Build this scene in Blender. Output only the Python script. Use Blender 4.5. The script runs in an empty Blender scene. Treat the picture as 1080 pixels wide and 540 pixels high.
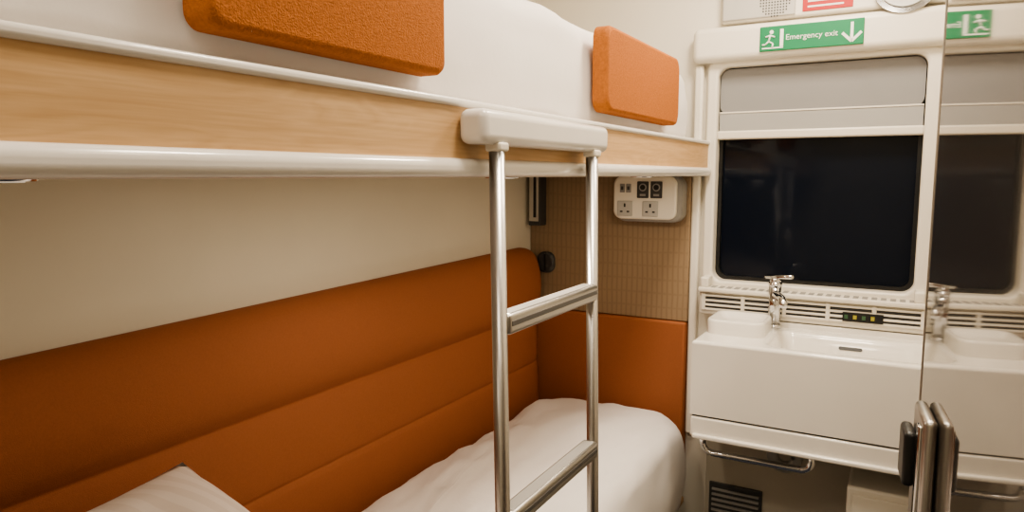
import bpy, bmesh, math, random
from mathutils import Vector, Matrix, noise
random.seed(3)
H = 1.40   # eye height; all coordinates below are relative to it
sc = bpy.context.scene
try:
    sc.view_settings.look = 'AgX - Medium High Contrast'
except Exception as ex:
    print('look', ex)

# ------------------------------------------------------------ materials
def new_mat(name):
    m = bpy.data.materials.new(name); m.use_nodes = True
    nt = m.node_tree
    return m, nt, nt.nodes['Principled BSDF']

def mat(name, col, rough=0.5, metal=0.0, spec=0.5, bump=0.0, bscale=200, var=0.0, vscale=8, coat=0.0, sheen=0.0, emit=None, estr=0):
    m, nt, b = new_mat(name)
    b.inputs['Base Color'].default_value = (*col, 1)
    b.inputs['Roughness'].default_value = rough
    b.inputs['Metallic'].default_value = metal
    b.inputs['Specular IOR Level'].default_value = spec
    b.inputs['Coat Weight'].default_value = coat
    b.inputs['Sheen Weight'].default_value = sheen
    if emit:
        b.inputs['Emission Color'].default_value = (*emit, 1)
        b.inputs['Emission Strength'].default_value = estr
    tc = nt.nodes.new('ShaderNodeTexCoord')
    if True:
        n = nt.nodes.new('ShaderNodeTexNoise'); n.inputs['Scale'].default_value = vscale; n.inputs['Detail'].default_value = 4
        nt.links.new(tc.outputs['Object'], n.inputs['Vector'])
        mx = nt.nodes.new('ShaderNodeMix'); mx.data_type = 'RGBA'
        v = max(var, 0.02)
        mx.inputs['A'].default_value = (*[c*(1-v) for c in col], 1)
        mx.inputs['B'].default_value = (*[min(1, c*(1+v)) for c in col], 1)
        nt.links.new(n.outputs['Fac'], mx.inputs['Factor'])
        nt.links.new(mx.outputs['Result'], b.inputs['Base Color'])
    if bump:
        n2 = nt.nodes.new('ShaderNodeTexNoise'); n2.inputs['Scale'].default_value = bscale; n2.inputs['Detail'].default_value = 3
        nt.links.new(tc.outputs['Object'], n2.inputs['Vector'])
        bp = nt.nodes.new('ShaderNodeBump'); bp.inputs['Strength'].default_value = bump; bp.inputs['Distance'].default_value = 0.002
        nt.links.new(n2.outputs['Fac'], bp.inputs['Height'])
        nt.links.new(bp.outputs['Normal'], b.inputs['Normal'])
    return m

WHITE = mat('white_moulding', (0.80, 0.755, 0.665), 0.35)
RAILW = mat('white_enamel', (0.81, 0.785, 0.745), 0.22, coat=0.3)
CREAM = mat('cream_laminate', (0.73, 0.68, 0.57), 0.4, var=0.03)
CEIL = mat('ceiling_paint', (0.8, 0.77, 0.7), 0.6)
ORANGE = mat('orange_wool', (0.43, 0.15, 0.043), 0.9, spec=0.2, bump=0.9, bscale=420, var=0.34, vscale=190)
ORANGE2 = mat('orange_upholstery', (0.33, 0.118, 0.050), 0.8, spec=0.25, bump=0.3, bscale=600, var=0.12, vscale=250)
CHROME = mat('chrome', (0.70, 0.70, 0.71), 0.1, 1.0)
ALU = mat('brushed_steel', (0.47, 0.455, 0.435), 0.33, 1.0)
ALUD = mat('dark_grip', (0.10, 0.095, 0.09), 0.5)
BLACK = mat('black_rubber', (0.012, 0.012, 0.012), 0.4)
DKGREY = mat('dark_grey_plastic', (0.05, 0.05, 0.05), 0.45)
GLASS = mat('night_window_glass', (0.006, 0.009, 0.017), 0.08, spec=0.3)
BLIND = mat('blind_fabric', (0.28, 0.275, 0.275), 0.8, bump=0.2, bscale=500)
BLIND2 = mat('blind_fabric_double', (0.39, 0.385, 0.375), 0.8, bump=0.2, bscale=500)
SHEET = mat('white_cotton', (0.80, 0.765, 0.74), 0.85, spec=0.2, bump=0.15, bscale=90)
GREEN = mat('sign_green', (0.012, 0.22, 0.09), 0.4)
SIGNW = mat('sign_white', (0.85, 0.86, 0.82), 0.5)
RED = mat('sign_red', (0.50, 0.03, 0.03), 0.4)
GREYP = mat('grey_plastic', (0.30, 0.29, 0.275), 0.4)
BASIN = mat('basin_solid_surface', (0.85, 0.82, 0.76), 0.18, coat=0.4)
YELLOW = mat('label_yellow', (0.35, 0.32, 0.05), 0.5)
LGREEN = mat('label_green', (0.05, 0.12, 0.06), 0.5)
MIRROR = mat('smoked_mirror_glass', (0.34, 0.31, 0.275), 0.035, 0.84)
LAMP = mat('lamp_lens', (0.9, 0.85, 0.75), 0.3, emit=(1, 0.87, 0.7), estr=2)
CARPET = mat('floor_carpet', (0.045, 0.05, 0.07), 0.95, bump=0.6, bscale=300, var=0.3, vscale=200)

def oak():
    m, nt, b = new_mat('oak_laminate')
    tc = nt.nodes.new('ShaderNodeTexCoord')
    mp = nt.nodes.new('ShaderNodeMapping'); mp.inputs['Scale'].default_value = (6, 2.0, 16)
    nt.links.new(tc.outputs['Object'], mp.inputs['Vector'])
    n = nt.nodes.new('ShaderNodeTexNoise'); n.inputs['Scale'].default_value = 1.3; n.inputs['Detail'].default_value = 3; n.inputs['Distortion'].default_value = 0.9
    nt.links.new(mp.outputs['Vector'], n.inputs['Vector'])
    ml = nt.nodes.new('ShaderNodeMath'); ml.operation = 'MULTIPLY'; ml.inputs[1].default_value = 14
    fr = nt.nodes.new('ShaderNodeMath'); fr.operation = 'PINGPONG'; fr.inputs[1].default_value = 1
    nt.links.new(n.outputs['Fac'], ml.inputs[0]); nt.links.new(ml.outputs[0], fr.inputs[0])
    mp2 = nt.nodes.new('ShaderNodeMapping'); mp2.inputs['Scale'].default_value = (60, 6, 240)
    nt.links.new(tc.outputs['Object'], mp2.inputs['Vector'])
    n2 = nt.nodes.new('ShaderNodeTexNoise'); n2.inputs['Scale'].default_value = 1; n2.inputs['Detail'].default_value = 4
    nt.links.new(mp2.outputs['Vector'], n2.inputs['Vector'])
    ad = nt.nodes.new('ShaderNodeMath'); ad.operation = 'MULTIPLY_ADD'; ad.inputs[1].default_value = 0.28
    nt.links.new(fr.outputs[0], ad.inputs[0]); nt.links.new(n2.outputs['Fac'], ad.inputs[2])
    cr = nt.nodes.new('ShaderNodeValToRGB')
    cr.color_ramp.elements[0].position = 0.22; cr.color_ramp.elements[0].color = (0.52, 0.315, 0.15, 1)
    cr.color_ramp.elements[1].position = 0.9; cr.color_ramp.elements[1].color = (0.66, 0.44, 0.235, 1)
    nt.links.new(ad.outputs[0], cr.inputs['Fac']); nt.links.new(cr.outputs['Color'], b.inputs['Base Color'])
    b.inputs['Roughness'].default_value = 0.45
    return m
OAK = oak()

def tan():
    m, nt, b = new_mat('tan_woven_panel')
    tc = nt.nodes.new('ShaderNodeTexCoord')
    def wave(d, scale, pw):
        w = nt.nodes.new('ShaderNodeTexWave'); w.wave_type = 'BANDS'; w.bands_direction = d
        w.inputs['Scale'].default_value = scale; w.inputs['Distortion'].default_value = 2.0; w.inputs['Detail'].default_value = 2; w.inputs['Detail Scale'].default_value = 0.4
        nt.links.new(tc.outputs['Object'], w.inputs['Vector'])
        p = nt.nodes.new('ShaderNodeMath'); p.operation = 'POWER'; p.inputs[1].default_value = pw
        nt.links.new(w.outputs['Fac'], p.inputs[0]); return p
    w1, w2 = wave('X', 17, 3), wave('Z', 6.5, 12)
    h = nt.nodes.new('ShaderNodeMath'); h.operation = 'MULTIPLY'; h.inputs[1].default_value = 0.85
    h2 = nt.nodes.new('ShaderNodeMath'); h2.operation = 'MULTIPLY'; h2.inputs[1].default_value = 0.55
    nt.links.new(w1.outputs[0], h.inputs[0]); nt.links.new(w2.outputs[0], h2.inputs[0])
    a = nt.nodes.new('ShaderNodeMath'); a.operation = 'MAXIMUM'
    nt.links.new(h.outputs[0], a.inputs[0]); nt.links.new(h2.outputs[0], a.inputs[1])
    cr = nt.nodes.new('ShaderNodeValToRGB')
    cr.color_ramp.elements[0].position = 0.0; cr.color_ramp.elements[0].color = (0.31, 0.222, 0.14, 1)
    cr.color_ramp.elements[1].position = 1.0; cr.color_ramp.elements[1].color = (0.25, 0.176, 0.107, 1)
    nt.links.new(a.outputs[0], cr.inputs['Fac'])
    nt.links.new(cr.outputs['Color'], b.inputs['Base Color']); b.inputs['Roughness'].default_value = 0.5
    return m
TAN = tan()

def stripes():
    m, nt, b = new_mat('striped_pillowcase')
    tc = nt.nodes.new('ShaderNodeTexCoord')
    mp = nt.nodes.new('ShaderNodeMapping'); mp.inputs['Rotation'].default_value = (0, 0, math.radians(-98))
    nt.links.new(tc.outputs['Object'], mp.inputs['Vector'])
    w = nt.nodes.new('ShaderNodeTexWave'); w.bands_direction = 'X'; w.inputs['Scale'].default_value = 7
    nt.links.new(mp.outputs['Vector'], w.inputs['Vector'])
    cr = nt.nodes.new('ShaderNodeValToRGB')
    cr.color_ramp.elements[0].position = 0.42; cr.color_ramp.elements[0].color = (0.70, 0.62, 0.575, 1)
    cr.color_ramp.elements[1].position = 0.58; cr.color_ramp.elements[1].color = (0.76, 0.685, 0.645, 1)
    nt.links.new(w.outputs['Fac'], cr.inputs['Fac']); nt.links.new(cr.outputs['Color'], b.inputs['Base Color'])
    b.inputs['Roughness'].default_value = 0.85
    return m
PILLOW = stripes()

# ------------------------------------------------------------ helpers
def empty(name):
    e = bpy.data.objects.new(name, None); sc.collection.objects.link(e); e.empty_display_size = 0.1
    return e

def finish(bm, name, mt, parent=None, T=None):
    if T is not None: bm.transform(T)
    bm.transform(Matrix.Translation((0, 0, H)))
    bmesh.ops.recalc_face_normals(bm, faces=bm.faces)
    me = bpy.data.meshes.new(name); bm.to_mesh(me); bm.free()
    me.materials.append(mt)
    o = bpy.data.objects.new(name, me); sc.collection.objects.link(o)
    if parent: o.parent = parent
    return o

def box(name, x, y, z, mt, parent=None, bev=0.0, seg=3, T=None):
    bm = bmesh.new(); bmesh.ops.create_cube(bm, size=1)
    for v in bm.verts:
        v.co = Vector((x[0]+(v.co.x+.5)*(x[1]-x[0]), y[0]+(v.co.y+.5)*(y[1]-y[0]), z[0]+(v.co.z+.5)*(z[1]-z[0])))
    if bev:
        r = bmesh.ops.bevel(bm, geom=bm.edges[:], offset=bev, segments=seg, profile=0.5, affect='EDGES')
        for f in r['faces']: f.smooth = True
    return finish(bm, name, mt, parent, T)

def tube(name, pts, r, mt, parent=None, n=14, T=None):
    bm = bmesh.new(); P = [Vector(p) for p in pts]; rings = []
    t0 = (P[1]-P[0]).normalized()
    up = Vector((0, 0, 1)) if abs(t0.z) < 0.9 else Vector((1, 0, 0))
    a = t0.cross(up).normalized()
    for i, p in enumerate(P):
        if i == 0: t = P[1]-P[0]
        elif i == len(P)-1: t = P[-1]-P[-2]
        else: t = (P[i+1]-P[i]).normalized()+(P[i]-P[i-1]).normalized()
        t.normalize(); a = (a - t*a.dot(t)).normalized(); b = t.cross(a)
        rr_ = r[i] if isinstance(r, (list, tuple)) else r
        rings.append([bm.verts.new(p + a*math.cos(2*math.pi*k/n)*rr_ + b*math.sin(2*math.pi*k/n)*rr_) for k in range(n)])
    for i in range(len(rings)-1):
        for k in range(n):
            f = bm.faces.new((rings[i][k], rings[i][(k+1) % n], rings[i+1][(k+1) % n], rings[i+1][k])); f.smooth = True
    bm.faces.new(rings[0]); bm.faces.new(rings[-1])
    return finish(bm, name, mt, parent, T)

def arc(c, r, a0, a1, n, ax):
    out = []
    for i in range(n+1):
        t = a0+(a1-a0)*i/n; u, v = math.cos(t)*r, math.sin(t)*r
        out.append((c[0]+(u if ax[0] == 'x' else 0), c[1]+(u if ax[0] == 'y' else 0)+(v if ax[1] == 'y' else 0), c[2]+(v if ax[1] == 'z' else 0)))
    return out

def rr(x0, x1, z0, z1, r, n=8):
    pts = []
    for cx, cz, a in ((x1-r, z1-r, 0), (x0+r, z1-r, 90), (x0+r, z0+r, 180), (x1-r, z0+r, 270)):
        for i in range(n+1):
            t = math.radians(a+90*i/n); pts.append((cx+r*math.cos(t), cz+r*math.sin(t)))
    return pts

def frame(name, outer, inner, y0, y1, mt, parent=None, bev=0.0):
    bm = bmesh.new(); n = len(outer)
    L = []
    if bev:
        def ins(loop, d):
            cx = sum(p[0] for p in loop)/n; cz = sum(p[1] for p in loop)/n
            return [(p[0]+(d if p[0] < cx else -d), p[1]+(d if p[1] < cz else -d)) for p in loop]
        seq = [(outer, y1), (outer, y0+bev), (ins(outer, bev*.3), y0+bev*.3), (ins(outer, bev), y0), (ins(inner, -bev), y0), (ins(inner, -bev*.3), y0+bev*.3), (inner, y0+bev), (inner, y1)]
    else:
        seq = [(outer, y1), (outer, y0), (inner, y0), (inner, y1)]
    for lp, y in seq: L.append([bm.verts.new((p[0], y, p[1])) for p in lp])
    m = len(L)
    for i in range(m):
        for k in range(n):
            f = bm.faces.new((L[i][k], L[i][(k+1) % n], L[(i+1) % m][(k+1) % n], L[(i+1) % m][k]))
            if bev and i in (1, 2, 4, 5): f.smooth = True
    return finish(bm, name, mt, parent)

def slab(name, loop, y0, y1, mt, parent=None, bev=0.0, T=None):
    bm = bmesh.new(); n = len(loop)
    cx = sum(p[0] for p in loop)/n; cz = sum(p[1] for p in loop)/n
    seq = [(0, y1)]
    seq += [(0, y0+bev), (bev*.3, y0+bev*.3), (bev, y0)] if bev else [(0, y0)]
    L = [[bm.verts.new((p[0]+(d if p[0] < cx else -d), y, p[1]+(d if p[1] < cz else -d))) for p in loop] for d, y in seq]
    for i in range(len(L)-1):
        for k in range(n):
            f = bm.faces.new((L[i][k], L[i][(k+1) % n], L[i+1][(k+1) % n], L[i+1][k])); f.smooth = bool(bev and i > 0)
    bm.faces.new(L[0]); bm.faces.new(L[-1])
    return finish(bm, name, mt, parent, T)

def disc(name, c, r, h, axis, mt, parent=None, n=28, T=None, r2=None):
    bm = bmesh.new()
    bmesh.ops.create_cone(bm, cap_ends=True, segments=n, radius1=r, radius2=r if r2 is None else r2, depth=h)
    for f in bm.faces: f.smooth = len(f.verts) == 4
    R = {'z': Matrix.Identity(4), 'y': Matrix.Rotation(math.pi/2, 4, 'X'), 'x': Matrix.Rotation(math.pi/2, 4, 'Y')}[axis]
    bm.transform(Matrix.Translation(c) @ R)
    return finish(bm, name, mt, parent, T)

def soft_block(name, x, y, z, r, e, mt, parent=None, amp=0.006, fr=4, dome=0.01, seed=0, nring=30, T=None):
    bm = bmesh.new()
    base = []
    raw = rr(x[0], x[1], y[0], y[1], r, 10)
    for i in range(len(raw)):
        a = Vector(raw[i]); b = Vector(raw[(i+1) % len(raw)]); d = (b-a).length; k = max(1, int(d/0.025))
        for j in range(k): base.append(a+(b-a)*j/k)
    cx, cy = (x[0]+x[1])/2, (y[0]+y[1])/2
    hx, hy = (x[1]-x[0])/2, (y[1]-y[0])/2
    rows = []
    nz = 8
    for i in range(nz):
        t = i/nz; rows.append((0.010*math.sin(math.pi*t), z[0]+(z[1]-e-z[0])*t))
    for i in range(7):
        t = math.pi/2*i/6; rows.append((e*(math.cos(t)-1), z[1]-e+e*math.sin(t)))
    L = []
    def P(p, off, zz):
        d = Vector((p.x-cx, p.y-cy)); sx = (hx+off)/hx; sy = (hy+off)/hy
        return Vector((cx+d.x*sx, cy+d.y*sy, zz))
    for off, zz in rows: L.append([P(p, off, zz) for p in base])
    last = L[-1]
    for i in range(1, nring):
        t = (i/nring)**0.9
        L.append([Vector((cx+(v.x-cx)*(1-t), cy+(v.y-cy)*(1-t), z[1]+dome*math.sin(min(1, t*3)*math.pi/2))) for v in last])
    V = []
    for ring in L:
        row = []
        for v in ring:
            q = Vector((v.x*fr, v.y*fr*0.8, v.z*fr+seed))
            nn = noise.fractal(q, 1.0, 2.0, 4)
            w2 = abs(noise.noise(Vector((v.x*9+v.y*3+seed, v.y*5-v.x*3, v.z*9))))*-1.6
            off = Vector((0.5 if v.x > cx else -0.3, 0.3 if v.y > cy else -0.3, 1))*(nn*amp+w2*amp*0.5)
            vv = v+off
            vv.z = max(vv.z, z[0])
            row.append(bm.verts.new(vv))
        V.append(row)
    n = len(base)
    for i in range(len(V)-1):
        for k in range(n):
            f = bm.faces.new((V[i][k], V[i][(k+1) % n], V[i+1][(k+1) % n], V[i+1][k])); f.smooth = True
    bm.faces.new(V[0]); f = bm.faces.new(V[-1]); f.smooth = True
    return finish(bm, name, mt, parent, T)

def extrude_profile(name, prof, ys, mt, parent=None, xw=-1.25):
    bm = bmesh.new(); L = []; n = len(prof)
    for y, s, dz in ys:
        tilt = -.022+.026*(y-.5)/1.6
        row = []
        for i, p in enumerate(prof):
            top = max(0, min(1, (p[1]+.45)/.15))
            row.append(bm.verts.new((xw+(p[0]-xw)*s, y, p[1]+(dz+tilt)*top)))
        L.append(row)
    for i in range(len(L)-1):
        for k in range(n-1):
            f = bm.faces.new((L[i][k], L[i][k+1], L[i+1][k+1], L[i+1][k])); f.smooth = True
    bm.faces.new(L[0]); bm.faces.new(L[-1])
    return finish(bm, name, mt, parent)

def text(name, s, size, loc, mt, parent):
    cu = bpy.data.curves.new(name, 'FONT'); cu.body = s; cu.size = size; cu.extrude = 0.0006
    o = bpy.data.objects.new(name+'_tmp', cu); sc.collection.objects.link(o)
    bpy.context.view_layer.update()
    me = bpy.data.meshes.new_from_object(o.evaluated_get(bpy.context.evaluated_depsgraph_get()))
    bpy.data.objects.remove(o)
    me.transform(Matrix.Translation((loc[0], loc[1], loc[2]+H)) @ Matrix.Rotation(math.pi/2, 4, 'X'))
    me.materials.clear(); me.materials.append(mt)
    ob = bpy.data.objects.new(name, me); sc.collection.objects.link(ob); ob.parent = parent

# ------------------------------------------------------------ room shell
XL, XR, YB, YF, ZF, ZC = -1.25, 0.17, 2.40, -0.75, -1.40, 0.95
box('floor', (XL-.05, XR+.05), (YF-.05, YB+.05), (ZF-.05, ZF), CARPET)
box('ceiling', (XL-.05, XR+.05), (YF-.05, YB+.05), (ZC, ZC+.05), CEIL)
box('wall_left', (XL-.05, XL), (YF-.05, YB+.05), (ZF, ZC), CREAM)
box('wall_right', (XR, XR+.05), (YF-.05, YB+.05), (ZF, ZC), CREAM)
box('wall_front', (XL, XR), (YF-.05, YF), (ZF, ZC), CREAM)
WX0, WX1, WZ0, WZ1 = -0.565, 0.028, -0.352, 0.35
hole = rr(WX0, WX1, WZ0, WZ1, 0.035)
frame('wall_back', rr(XL, XR, ZF, ZC, 0.0005), hole, YB, YB+.06, WHITE)

win = empty('window_1')
slab('glass', rr(WX0-.01, WX1+.01, WZ0-.01, WZ1+.01, .04), YB+.045, YB+.052, GLASS, win)
frame('gasket', rr(WX0, WX1, WZ0, WZ1, .035), rr(WX0+.012, WX1-.012, WZ0+.012, WZ1-.012, .03), YB+.025, YB+.044, BLACK, win)
frame('surround', rr(WX0-.035, WX1+.04, WZ0-.04, WZ1+.03, .04), hole, YB-.022, YB, WHITE, win, bev=.008)

blind = empty('window_blind')
slab('blind_upper', rr(WX0+.003, WX1-.003, .20, WZ1-.004, .03), YB+.008, YB+.011, BLIND, blind)
box('blind_hem', (WX0+.003, WX1-.003), (YB+.004, YB+.010), (.145, .205), BLIND2, blind, .001)
box('blind_bar', (WX0-.002, WX1+.002), (YB-.002, YB+.02), (.118, .146), WHITE, blind, .006)
box('blind_seam', (WX0+.003, WX1-.003), (YB+.002, YB+.006), (.203, .208), WHITE, blind, .001)

hd = empty('trim_1')
box('header', (-.645, .10), (YB-.055, YB), (.365, .475), WHITE, hd, .022, 5)
up = empty('trim_2')
box('upper_panel', (-.56, .13), (YB-.03, YB), (.485, .90), WHITE, up, .01)
box('pillar', (-.640, -.612), (YB-.03, YB), (-.9, .36), WHITE, up, .008)

sp = empty('speaker_grille')
box('plate', (-.555, -.335), (YB-.036, YB-.03), (.492, .64), mat('light_grey_panel', (.52, .50, .46), .45), sp, .004)
for i in range(-5, 6):
    for j in range(-5, 6):
        if i*i+j*j <= 26:
            disc('hole_%d_%d' % (i+5, j+5), (-.395+i*.0085, YB-.0365, .535+j*.0085), .0026, .0015, 'y', DKGREY, sp, n=6)

rs = empty('red_safety_notice')
box('plate', (-.315, -.175), (YB-.033, YB-.029), (.498, .60), RED, rs, .001)
for i in range(3): box('line_%d' % i, (-.30, -.20), (YB-.034, YB-.0325), (.508+i*.016, .513+i*.016), SIGNW, rs)

cl = empty('round_wall_light')
disc('rim', (-.04, YB-.045, .545), .085, .03, 'y', CHROME, cl, n=40)
disc('lens', (-.04, YB-.066, .545), .055, .014, 'y', mat('clear_lens', (.7, .7, .68), .1, spec=.8), cl, n=40, r2=.07)

sg = empty('emergency_exit_sign')
SY = YB-.060
box('plate', (-.432, -.140), (SY, SY+.006), (.383, .458), GREEN, sg, .002)
text('lettering', 'Emergency exit', .0235, (-.356, SY-.001, .413), SIGNW, sg)
AX = -.172
box('arrow_stem', (AX-.004, AX+.004), (SY-.0015, SY), (.400, .448), SIGNW, sg)
for s in (1, -1):
    T = Matrix.Translation((AX, 0, .393)) @ Matrix.Rotation(math.radians(45*s), 4, 'Y')
    box('arrow_barb_%d' % (s+2), (-.004, .004), (SY-.0015, SY), (0, .036), SIGNW, sg, T=T)
box('picto_door', (-.372, -.362), (SY-.0015, SY), (.395, .447), SIGNW, sg)
box('picto_base', (-.424, -.362), (SY-.0015, SY), (.390, .394), SIGNW, sg)
disc('picto_head', (-.397, SY-.001, .440), .006, .0015, 'y', SIGNW, sg, n=12)
for i, (a, b) in enumerate((((-.400, .432), (-.405, .412)), ((-.405, .412), (-.392, .405)), ((-.392, .405), (-.394, .393)), ((-.405, .412), (-.415, .403)), ((-.415, .403), (-.424, .403)), ((-.400, .430), (-.387, .424)), ((-.400, .430), (-.415, .426)))):
    tube('picto_limb_%d' % i, [(a[0], SY-.001, a[1]), (b[0], SY-.001, b[1])], .0026, SIGNW, sg, n=6)

# window-sill heater grille
gr = empty('sill_heater_grille')
box('ledge', (-.595, .075), (YB-.085, YB-.022), (-.385, -.368), WHITE, gr, .006)
box('body', (-.595, .075), (YB-.066, YB-.001), (-.462, -.386), WHITE, gr, .008)
GB = YB-.066
box('recess', (-.575, .055), (GB-.0005, GB+.004), (-.442, -.392), DKGREY, gr)
for k, z in enumerate((-.396, -.4125, -.4275, -.442)):
    box('bar_%d' % k, (-.578, .058), (GB-.007, GB+.003), (z-.0035, z+.0035), WHITE, gr, .0015)
for i in range(6):
    x = -.578+i*.127
    box('divider_%d' % i, (x-.006, x+.006), (GB-.008, GB+.003), (-.446, -.390), WHITE, gr, .002)
for i in range(24): box('ledge_slot_%d' % i, (-.555+i*.025, -.540+i*.025), (YB-.078, YB-.032), (-.3695, -.3672), GREYP, gr)
box('warning_label', (-.155, -.045), (GB-.011, GB-.008), (-.440, -.412), BLACK, gr)
for i in range(4): box('label_mark_%d' % i, (-.150+i*.024, -.140+i*.024), (GB-.012, GB-.0105), (-.432, -.420), YELLOW if i % 2 else LGREEN, gr)
for nm, x in (('catch_left', -.575), ('catch_right', .045)):
    box(nm, (x-.014, x+.014), (YB-.08, YB-.02), (-.37, -.335), WHITE, gr, .006)

# ------------------------------------------------------------ end panel of berths
ep = empty('berth_end_panel')
box('woven_panel', (XL+.001, -.640), (YB-.04, YB-.001), (-.50, -.004), TAN, ep, .003)
box('upholstered_panel', (XL+.001, -.642), (YB-.055, YB-.001), (-1.0, -.502), ORANGE2, ep, .008)

# ------------------------------------------------------------ backrest bolster
bp_ = [(-1.249, -.272), (-1.232, -.272), (-1.212, -.278), (-1.193, -.293), (-1.179, -.318), (-1.168, -.355), (-1.163, -.40), (-1.165, -.44), (-1.174, -.478), (-1.187, -.502),
       (-1.196, -.515), (-1.193, -.523), (-1.188, -.537), (-1.184, -.565), (-1.182, -.61), (-1.182, -.66), (-1.184, -.685), (-1.187, -.694), (-1.183, -.702), (-1.179, -.72), (-1.175, -.80), (-1.175, -.98), (-1.249, -.98)]
def cat(P, k=4):
    out = []
    for i in range(len(P)-1):
        p0 = Vector(P[max(i-1, 0)]); p1 = Vector(P[i]); p2 = Vector(P[i+1]); p3 = Vector(P[min(i+2, len(P)-1)])
        for j in range(k):
            t = j/k
            out.append(tuple(0.5*((2*p1)+(p2-p0)*t+(2*p0-5*p1+4*p2-p3)*t*t+(3*p1-p0-3*p2+p3)*t**3)))
    out.append(P[-1]); return out
ys = [(-.70+.1*i, 1, 0) for i in range(30)]
ys += [(2.25, 1, 0)]+[(2.25+.085*math.sin(t*math.pi/16), max(.02, math.cos(t*math.pi/16)**.5), -.04*(1-math.cos(t*math.pi/16))) for t in range(1, 9)]
extrude_profile('padded_backrest', cat(bp_), ys, ORANGE2)

# ------------------------------------------------------------ lower berth
lb = empty('lower_berth')
box('base', (-1.150, -.64), (-.70, 2.335), (-1.40, -1.02), WHITE, lb, .01)
soft_block('mattress', (-1.148, -.60), (-.68, 2.325), (-1.09, -.80), .14, .055, SHEET, lb, amp=.015, fr=4.5, dome=.016)
box('base_lip', (-1.150, -.615), (-.70, 2.30), (-1.12, -1.095), OAK, lb, .008)

def pillow(name, c, hx, hy, th, rz, rx, ry, mt, seed=1):
    bm = bmesh.new(); N = 44; top = {}; bot = {}
    for i in range(N+1):
        for j in range(N+1):
            u = -1+2*i/N; v = -1+2*j/N
            f = max(0, (1-abs(u)**2.6))**.6*max(0, (1-abs(v)**2.6))**.6
            pin = 1-.09*(1-abs(u*v))*(max(abs(u), abs(v))**4)
            nn = noise.noise(Vector((u*2.2+seed, v*2.2, 0)))*.022*f+noise.noise(Vector((u*5+seed, v*5, 3)))*.008*f
            x, y = u*hx*pin, v*hy*pin
            top[i, j] = bm.verts.new((x, y, th*f+nn))
            bot[i, j] = top[i, j] if (i in (0, N) or j in (0, N)) else bm.verts.new((x, y, -th*1.1*f))
    for i in range(N):
        for j in range(N):
            for d in (top, bot):
                vs = [d[i, j], d[i+1, j], d[i+1, j+1], d[i, j+1]]
                try:
                    f = bm.faces.new(vs); f.smooth = True
                except ValueError: pass
    T = Matrix.Translation(c) @ Matrix.Rotation(rz, 4, 'Z') @ Matrix.Rotation(rx, 4, 'X') @ Matrix.Rotation(ry, 4, 'Y')
    return finish(bm, name, mt, None, T)
pillow('pillow', (-.805, .487, -.632), .30, .33, .088, math.radians(8), 0, math.radians(22), PILLOW)

# ------------------------------------------------------------ upper berth
ub = empty('upper_berth')
Y0, Y1 = -.70, 2.375
box('platform', (XL+.001, -.60), (Y0, Y1), (.004, .102), WHITE, ub, .004)
box('wood_fascia', (-.602, -.588), (Y0, Y1-.004), (.022, .104), OAK, ub, .001)
box('top_ledge', (-.66, -.582), (Y0, Y1), (.101, .1135), RAILW, ub, .005)
box('bottom_rail', (-.635, -.574), (Y0, Y1), (-.003, .0255), RAILW, ub, .012, 5)
box('end_cap', (-.634, -.582), (Y1-.004, Y1+.008), (.0, .113), WHITE, ub, .003)
soft_block('mattress', (-1.235, -.640), (-.68, 2.345), (.1145, .352), .09, .075, SHEET, ub, amp=.012, fr=4, dome=.022, seed=7)
DL = (.30, 1.15, 1.95)  # first is a real downlight, the others are added to light the lower berth
for i, y in enumerate(DL):
    disc('downlight_and_fill_rim_%d' % i, (-.67, y, -.0005), .034, .009, 'z', CHROME, ub)
    disc('downlight_and_fill_lens_%d' % i, (-.67, y, -.0035), .024, .005, 'z', mat('downlight_and_fill_glass_%d' % i, (.8, .76, .68), .3, emit=(1, .87, .7), estr=.4), ub)

def guard(y0, y1, rad):
    g = empty('berth_guard_cushion')
    loop = rr(y0, y1, .142, .330, rad)
    T = Matrix(((0, -1, 0, 0), (1, 0, 0, 0), (0, 0, 1, 0), (0, 0, 0, 1)))
    slab('pad', loop, .590, .626, ORANGE, g, bev=.009, T=T)
    return g
guard(.458, .857, .018); guard(1.475, 2.03, .03)

# ------------------------------------------------------------ ladder
ld = empty('berth_ladder')
XA, XBm = -.552, -.528
def lx(z): return XA+(XBm-XA)*(.04-z)/1.44
box('hook_cap', (-.5875, -.538), (.876, 1.360), (.046, .098), RAILW, ld, .014, 6)
for nm, y in (('left_rail', .932), ('right_rail', 1.302)):
    tube(nm, [(lx(.050), y, .050), (lx(-1.38), y, -1.38)], .0122, ALU, ld, n=24)
    disc(nm+'_foot', (lx(-1.39), y, -1.385), .015, .028, 'z', BLACK, ld)
    box(nm+'_bracket', (lx(0)-.014, lx(0)+.014), (y-.0145, y+.0145), (.036, .050), WHITE, ld, .004)
for i, z in enumerate((-.236, -.562, -.888, -1.21)):
    x = lx(z)
    box('rung_%d' % i, (x-.018, x+.016), (.938, 1.296), (z-.014, z+.020), ALU, ld, .007, 4)
    box('rung_grip_%d' % i, (x+.010, x+.0168), (.944, 1.290), (z+.000, z+.0085), ALUD, ld, .001)
    box('rung_tread_%d' % i, (x-.012, x+.010), (.948, 1.286), (z+.0185, z+.0208), GREYP, ld, .0008)

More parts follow.
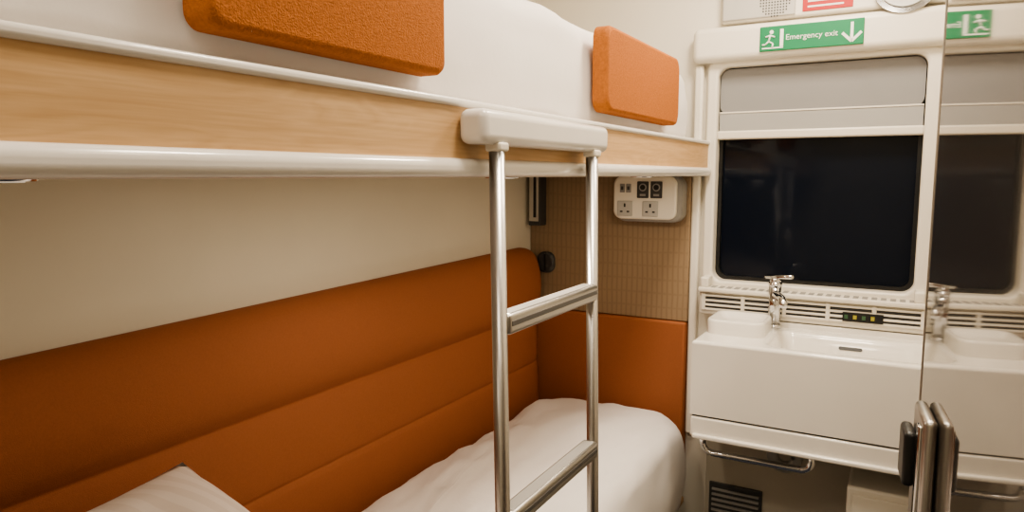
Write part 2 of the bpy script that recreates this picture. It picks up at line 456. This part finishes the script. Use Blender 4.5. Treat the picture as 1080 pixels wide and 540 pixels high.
# ------------------------------------------------------------ socket box
sk = empty('socket_panel')
slab('housing', rr(-.885, -.652, -.158, -.002, .035), YB-.10, YB-.041, GREYP, sk, bev=.012)
slab('faceplate', rr(-.888, -.668, -.148, -.003, .028), YB-.112, YB-.098, WHITE, sk, bev=.006)
FY = YB-.1125
SOCK = mat('socket_grey', (.50, .49, .46), .4)
for i in range(2):
    x = -.855+i*.022
    box('switch_%d' % i, (x-.009, x+.009), (FY-.002, FY+.002), (-.058, -.028), GREYP, sk, .002)
    box('switch_dot_%d' % i, (x-.004, x+.004), (FY-.003, FY-.0015), (-.049, -.037), DKGREY, sk)
for i, x in enumerate((-.782, -.735)):
    box('charge_plate_%d' % i, (x-.020, x+.020), (FY-.0015, FY+.001), (-.076, -.020), DKGREY, sk, .003)
    disc('charge_ring_%d' % i, (x, FY-.002, -.040), .013, .003, 'y', GREYP, sk)
    disc('charge_core_%d' % i, (x, FY-.0035, -.040), .009, .002, 'y', BLACK, sk)
    box('usb_slot_%d' % i, (x-.010, x+.010), (FY-.0025, FY-.001), (-.069, -.062), GREYP, sk)
for i, x in enumerate((-.845, -.755)):
    box('uk_socket_%d' % i, (x-.027, x+.027), (FY-.002, FY+.001), (-.138, -.086), SOCK, sk, .003)
    box('earth_pin_%d' % i, (x-.003, x+.003), (FY-.003, FY-.001), (-.107, -.095), BLACK, sk)
    for s in (-1, 1): box('pin_%d_%d' % (i, s+1), (x+s*.012-.0045, x+s*.012+.0045), (FY-.003, FY-.001), (-.125, -.120), BLACK, sk)

br = empty('berth_support_channel')
box('channel', (-1.232, -1.190), (YB-.085, YB-.041), (-.175, .003), mat('pale_aluminium', (.6, .58, .54), .4, .6), br, .003)
box('slot', (-1.212, -1.202), (YB-.088, YB-.084), (-.155, -.005), BLACK, br)
box('edge', (-1.191, -1.182), (YB-.088, YB-.041), (-.175, .003), DKGREY, br, .001)  # dark strip standing in for the shadow along the channel's right side
box('foot', (-1.232, -1.182), (YB-.089, YB-.041), (-.185, -.170), DKGREY, br, .002)
rl = empty('dark_grey_plate')
slab('base', rr(-1.215, -1.143, -.365, -.285, .03), YB-.056, YB-.041, DKGREY, rl, bev=.008)  # flat rounded dark grey piece beside the bolster end

# ------------------------------------------------------------ wash basin
wb = empty('washbasin')
BX0, BX1, BY0, BY1, BZ = -.530, .150, 2.015, 2.335, -.480
ZB = -.702
def sdr(x, y, cx, cy, hx, hy, r):
    qx, qy = abs(x-cx)-hx+r, abs(y-cy)-hy+r
    return math.hypot(max(qx, 0), max(qy, 0))+min(max(qx, qy), 0)-r
def bz(x, y):
    sd = sdr(x, y, -.100, 2.165, .235, .120, .05)
    t = min(1, max(0, -sd/.045)); t = t*t*(3-2*t)
    z = BZ-.085*t
    d = min(x-BX0, y-BY0, BX1-x); e = .010
    if d < e: z -= e-math.sqrt(max(0, e*e-(e-d)**2))
    return z
def ticks(a, b, n):
    f = [0, .0006, .002, .0045, .007, .010]
    return [a+t for t in f]+[a+.010+(b-a-.020)*i/n for i in range(1, n)]+[b-t for t in reversed(f)]
bm = bmesh.new(); xs = ticks(BX0, BX1, 90); yy_ = ticks(BY0, BY1, 56)
G = [[bm.verts.new((x, y, bz(x, y))) for y in yy_] for x in xs]
for i in range(len(xs)-1):
    for j in range(len(yy_)-1):
        f = bm.faces.new((G[i][j], G[i+1][j], G[i+1][j+1], G[i][j+1])); f.smooth = True
edge = [G[i][0] for i in range(len(xs))]; l1 = [bm.verts.new((v.co.x, v.co.y, ZB)) for v in edge]
for i in range(len(xs)-1): bm.faces.new((edge[i], edge[i+1], l1[i+1], l1[i]))
for col in (G[0], G[-1]):
    l2 = [bm.verts.new((v.co.x, v.co.y, ZB)) for v in col]
    for i in range(len(col)-1): bm.faces.new((col[i], col[i+1], l2[i+1], l2[i]))
finish(bm, 'basin_top', BASIN, wb)
box('underside', (BX0+.002, BX1-.002), (BY0+.002, BY1), (ZB, ZB+.004), WHITE, wb)
box('shadow_gap', (BX0+.006, BX1-.005), (BY0+.006, BY1), (ZB-.006, ZB), DKGREY, wb)
box('lower_tray', (BX0+.002, BX1), (BY0-.002, BY1), (ZB-.066, ZB-.006), BASIN, wb, .006, 4)
box('tray_lip', (BX0+.01, BX1), (BY0-.012, BY0+.01), (ZB-.070, ZB-.056), BASIN, wb, .005, 4)
box('back_upstand', (BX0, BX1), (BY1-.002, YB-.001), (ZB-.066, -.464), BASIN, wb, .004)
T = Matrix.Translation((-.125, 2.266, bz(-.125, 2.266)+.001)) @ Matrix.Rotation(math.radians(55), 4, 'X')
slab('overflow_slot', rr(-.032, .032, -.005, .005, .0048), -.001, .001, BLACK, wb, T=T @ Matrix.Rotation(math.radians(-90), 4, 'X'))
disc('drain', (-.105, 2.165, bz(-.105, 2.165)+.002), .022, .004, 'z', CHROME, wb)
bm = bmesh.new()
base = rr(-.520, -.350, 2.125, 2.30, .035)
def loopz(d, z):
    cx, cy = -.435, 2.2125
    return [bm.verts.new((cx+(p[0]-cx)*(1-d/.08), cy+(p[1]-cy)*(1-d/.08), z)) for p in base]
Ls = [loopz(0, -.486), loopz(0, -.442), loopz(.002, -.437), loopz(.006, -.435), loopz(.012, -.438), loopz(.02, -.450), loopz(.05, -.454)]
for a, b in zip(Ls, Ls[1:]):
    for k in range(len(base)):
        f = bm.faces.new((a[k], a[(k+1) % len(base)], b[(k+1) % len(base)], b[k])); f.smooth = True
bm.faces.new(Ls[-1])
finish(bm, 'soap_tray', BASIN, wb)

pd = empty('basin_support_cabinet')
box('side_cabinet', (-.105, .165), (2.10, YB-.001), (-1.398, -.865), WHITE, pd, .008)
box('door_panel', (-.09, .15), (2.094, 2.101), (-1.35, -.885), WHITE, pd, .003)
box('back_panel', (-.545, -.106), (2.30, YB-.001), (-1.398, -.769), mat('panel_warm_grey', (.45, .41, .34), .5), pd, .004)
box('vent_plate', (-.53, -.36), (2.292, 2.30), (-1.20, -1.02), DKGREY, pd, .003)
for i in range(9): box('louvre_%d' % i, (-.52, -.37), (2.286, 2.294), (-1.19+i*.018, -1.183+i*.018), GREYP, pd)
tr = empty('towel_rail')
tz = ZB-.066
pts = [(-.500, 2.06, tz-.002), (-.500, 2.06, tz-.03)]+arc((-.470, 2.06, tz-.03), .03, math.pi, math.pi*1.5, 6, 'xz')+[(-.225, 2.06, tz-.06)]+arc((-.225, 2.06, tz-.03), .03, math.pi*1.5, math.pi*2, 6, 'xz')+[(-.195, 2.06, tz-.002)]
tube('bar', pts, .010, CHROME, tr)
dp = empty('drain_pipe')
tube('trap', [(-.25, 2.2, tz-.002), (-.25, 2.2, -.85)]+arc((-.285, 2.2, -.85), .035, 0, -math.pi, 8, 'xz')+[(-.32, 2.2, -.83), (-.32, 2.298, -.83)], .018, GREYP, dp)

fc = empty('basin_mixer_tap')
fx, fy = -.350, 2.312
disc('base', (fx, fy, -.474), .020, .012, 'z', CHROME, fc)
disc('body', (fx, fy, -.407), .018, .130, 'z', CHROME, fc)
disc('collar', (fx, fy, -.340), .020, .012, 'z', CHROME, fc)
tube('spout', [(fx, fy, -.375), (fx+.01, fy-.03, -.370), (fx+.033, fy-.085, -.373), (fx+.040, fy-.10, -.383), (fx+.040, fy-.102, -.396)], [.014, .014, .012, .012, .012], CHROME, fc)
tube('lever', [(fx, fy, -.336), (fx, fy, -.318)], [.018, .015], CHROME, fc)
tube('lever_arm', [(fx-.030, fy+.01, -.319), (fx+.02, fy-.02, -.314), (fx+.055, fy-.05, -.308)], [.007, .007, .006], CHROME, fc)

# ------------------------------------------------------------ mirrored door
dr = empty('door_1')
TD = Matrix.Translation((.121, 0, 0)) @ Matrix.Rotation(math.radians(6), 4, 'Z')
box('leaf', (.006, .03), (-.0, .923), (-1.385, .80), CREAM, dr, .001, T=TD)
box('mirror_face', (0, .006), (.004, .920), (-1.38, .795), MIRROR, dr, T=TD)
box('edge_strip', (-.001, .031), (.920, .925), (-1.385, .80), ALU, dr, .001, T=TD)
dh = empty('door_latch')
box('body', (-.013, -.0005), (.785, .862), (-.38, -.240), ALU, dh, .0055, 4, T=TD)
box('rib', (-.016, -.012), (.797, .812), (-.37, -.250), CHROME, dh, .0018, T=TD)
box('thumb_turn', (-.025, -.013), (.822, .866), (-.325, -.266), BLACK, dh, .005, T=TD)

# ------------------------------------------------------------ lights
def area(name, loc, sx, sy, power, col=(1, .875, .71), rot=(0, 0, 0), shape='RECTANGLE'):
    l = bpy.data.lights.new(name, 'AREA'); l.shape = shape; l.size = sx; l.size_y = sy; l.energy = power; l.color = col
    o = bpy.data.objects.new(name, l); sc.collection.objects.link(o); o.location = (loc[0], loc[1], loc[2]+H); o.rotation_euler = rot
    return o
for i, (y, p) in enumerate(((-.1, 5.5), (1.0, 10), (1.85, 15))):
    e = empty('ceiling_light')
    box('housing', (-.40, -.10), (y-.15, y+.15), (ZC-.02, ZC), WHITE, e, .004)
    box('diffuser', (-.38, -.12), (y-.13, y+.13), (ZC-.024, ZC-.019), LAMP, e, .002)
    area('ceiling_lamp_glow', (-.25, y, ZC-.03), .26, .26, p)
for i, y in enumerate(DL):
    area('berth_downlight_and_fill_glow', (-.67, y, -.012), .04, .04, (.6, 2.7, 1.1)[i], shape='DISK', col=(1, .84, .65))  # all but the first are added fill under the berth

w = bpy.data.worlds.new('World'); sc.world = w; w.use_nodes = True
w.node_tree.nodes['Background'].inputs[0].default_value = (.02, .025, .04, 1)
w.node_tree.nodes['Background'].inputs[1].default_value = 0.3

bpy.context.view_layer.update()
for e in [o for o in sc.objects if o.type == 'EMPTY']:
    vs = [v.co for c in e.children for v in c.data.vertices]
    if not vs: continue
    c = Vector([(min(v[i] for v in vs)+max(v[i] for v in vs))/2 for i in range(3)])
    e.location = c
    for ch in e.children: ch.location = -c

cam = bpy.data.cameras.new('camera'); co = bpy.data.objects.new('camera', cam); sc.collection.objects.link(co)
co.location = (0, 0, H); co.rotation_euler = (math.radians(90-6.55), 0, math.radians(29.4))
cam.sensor_width = 36; cam.lens = 740/1080*36; cam.clip_start = 0.01
sc.camera = co
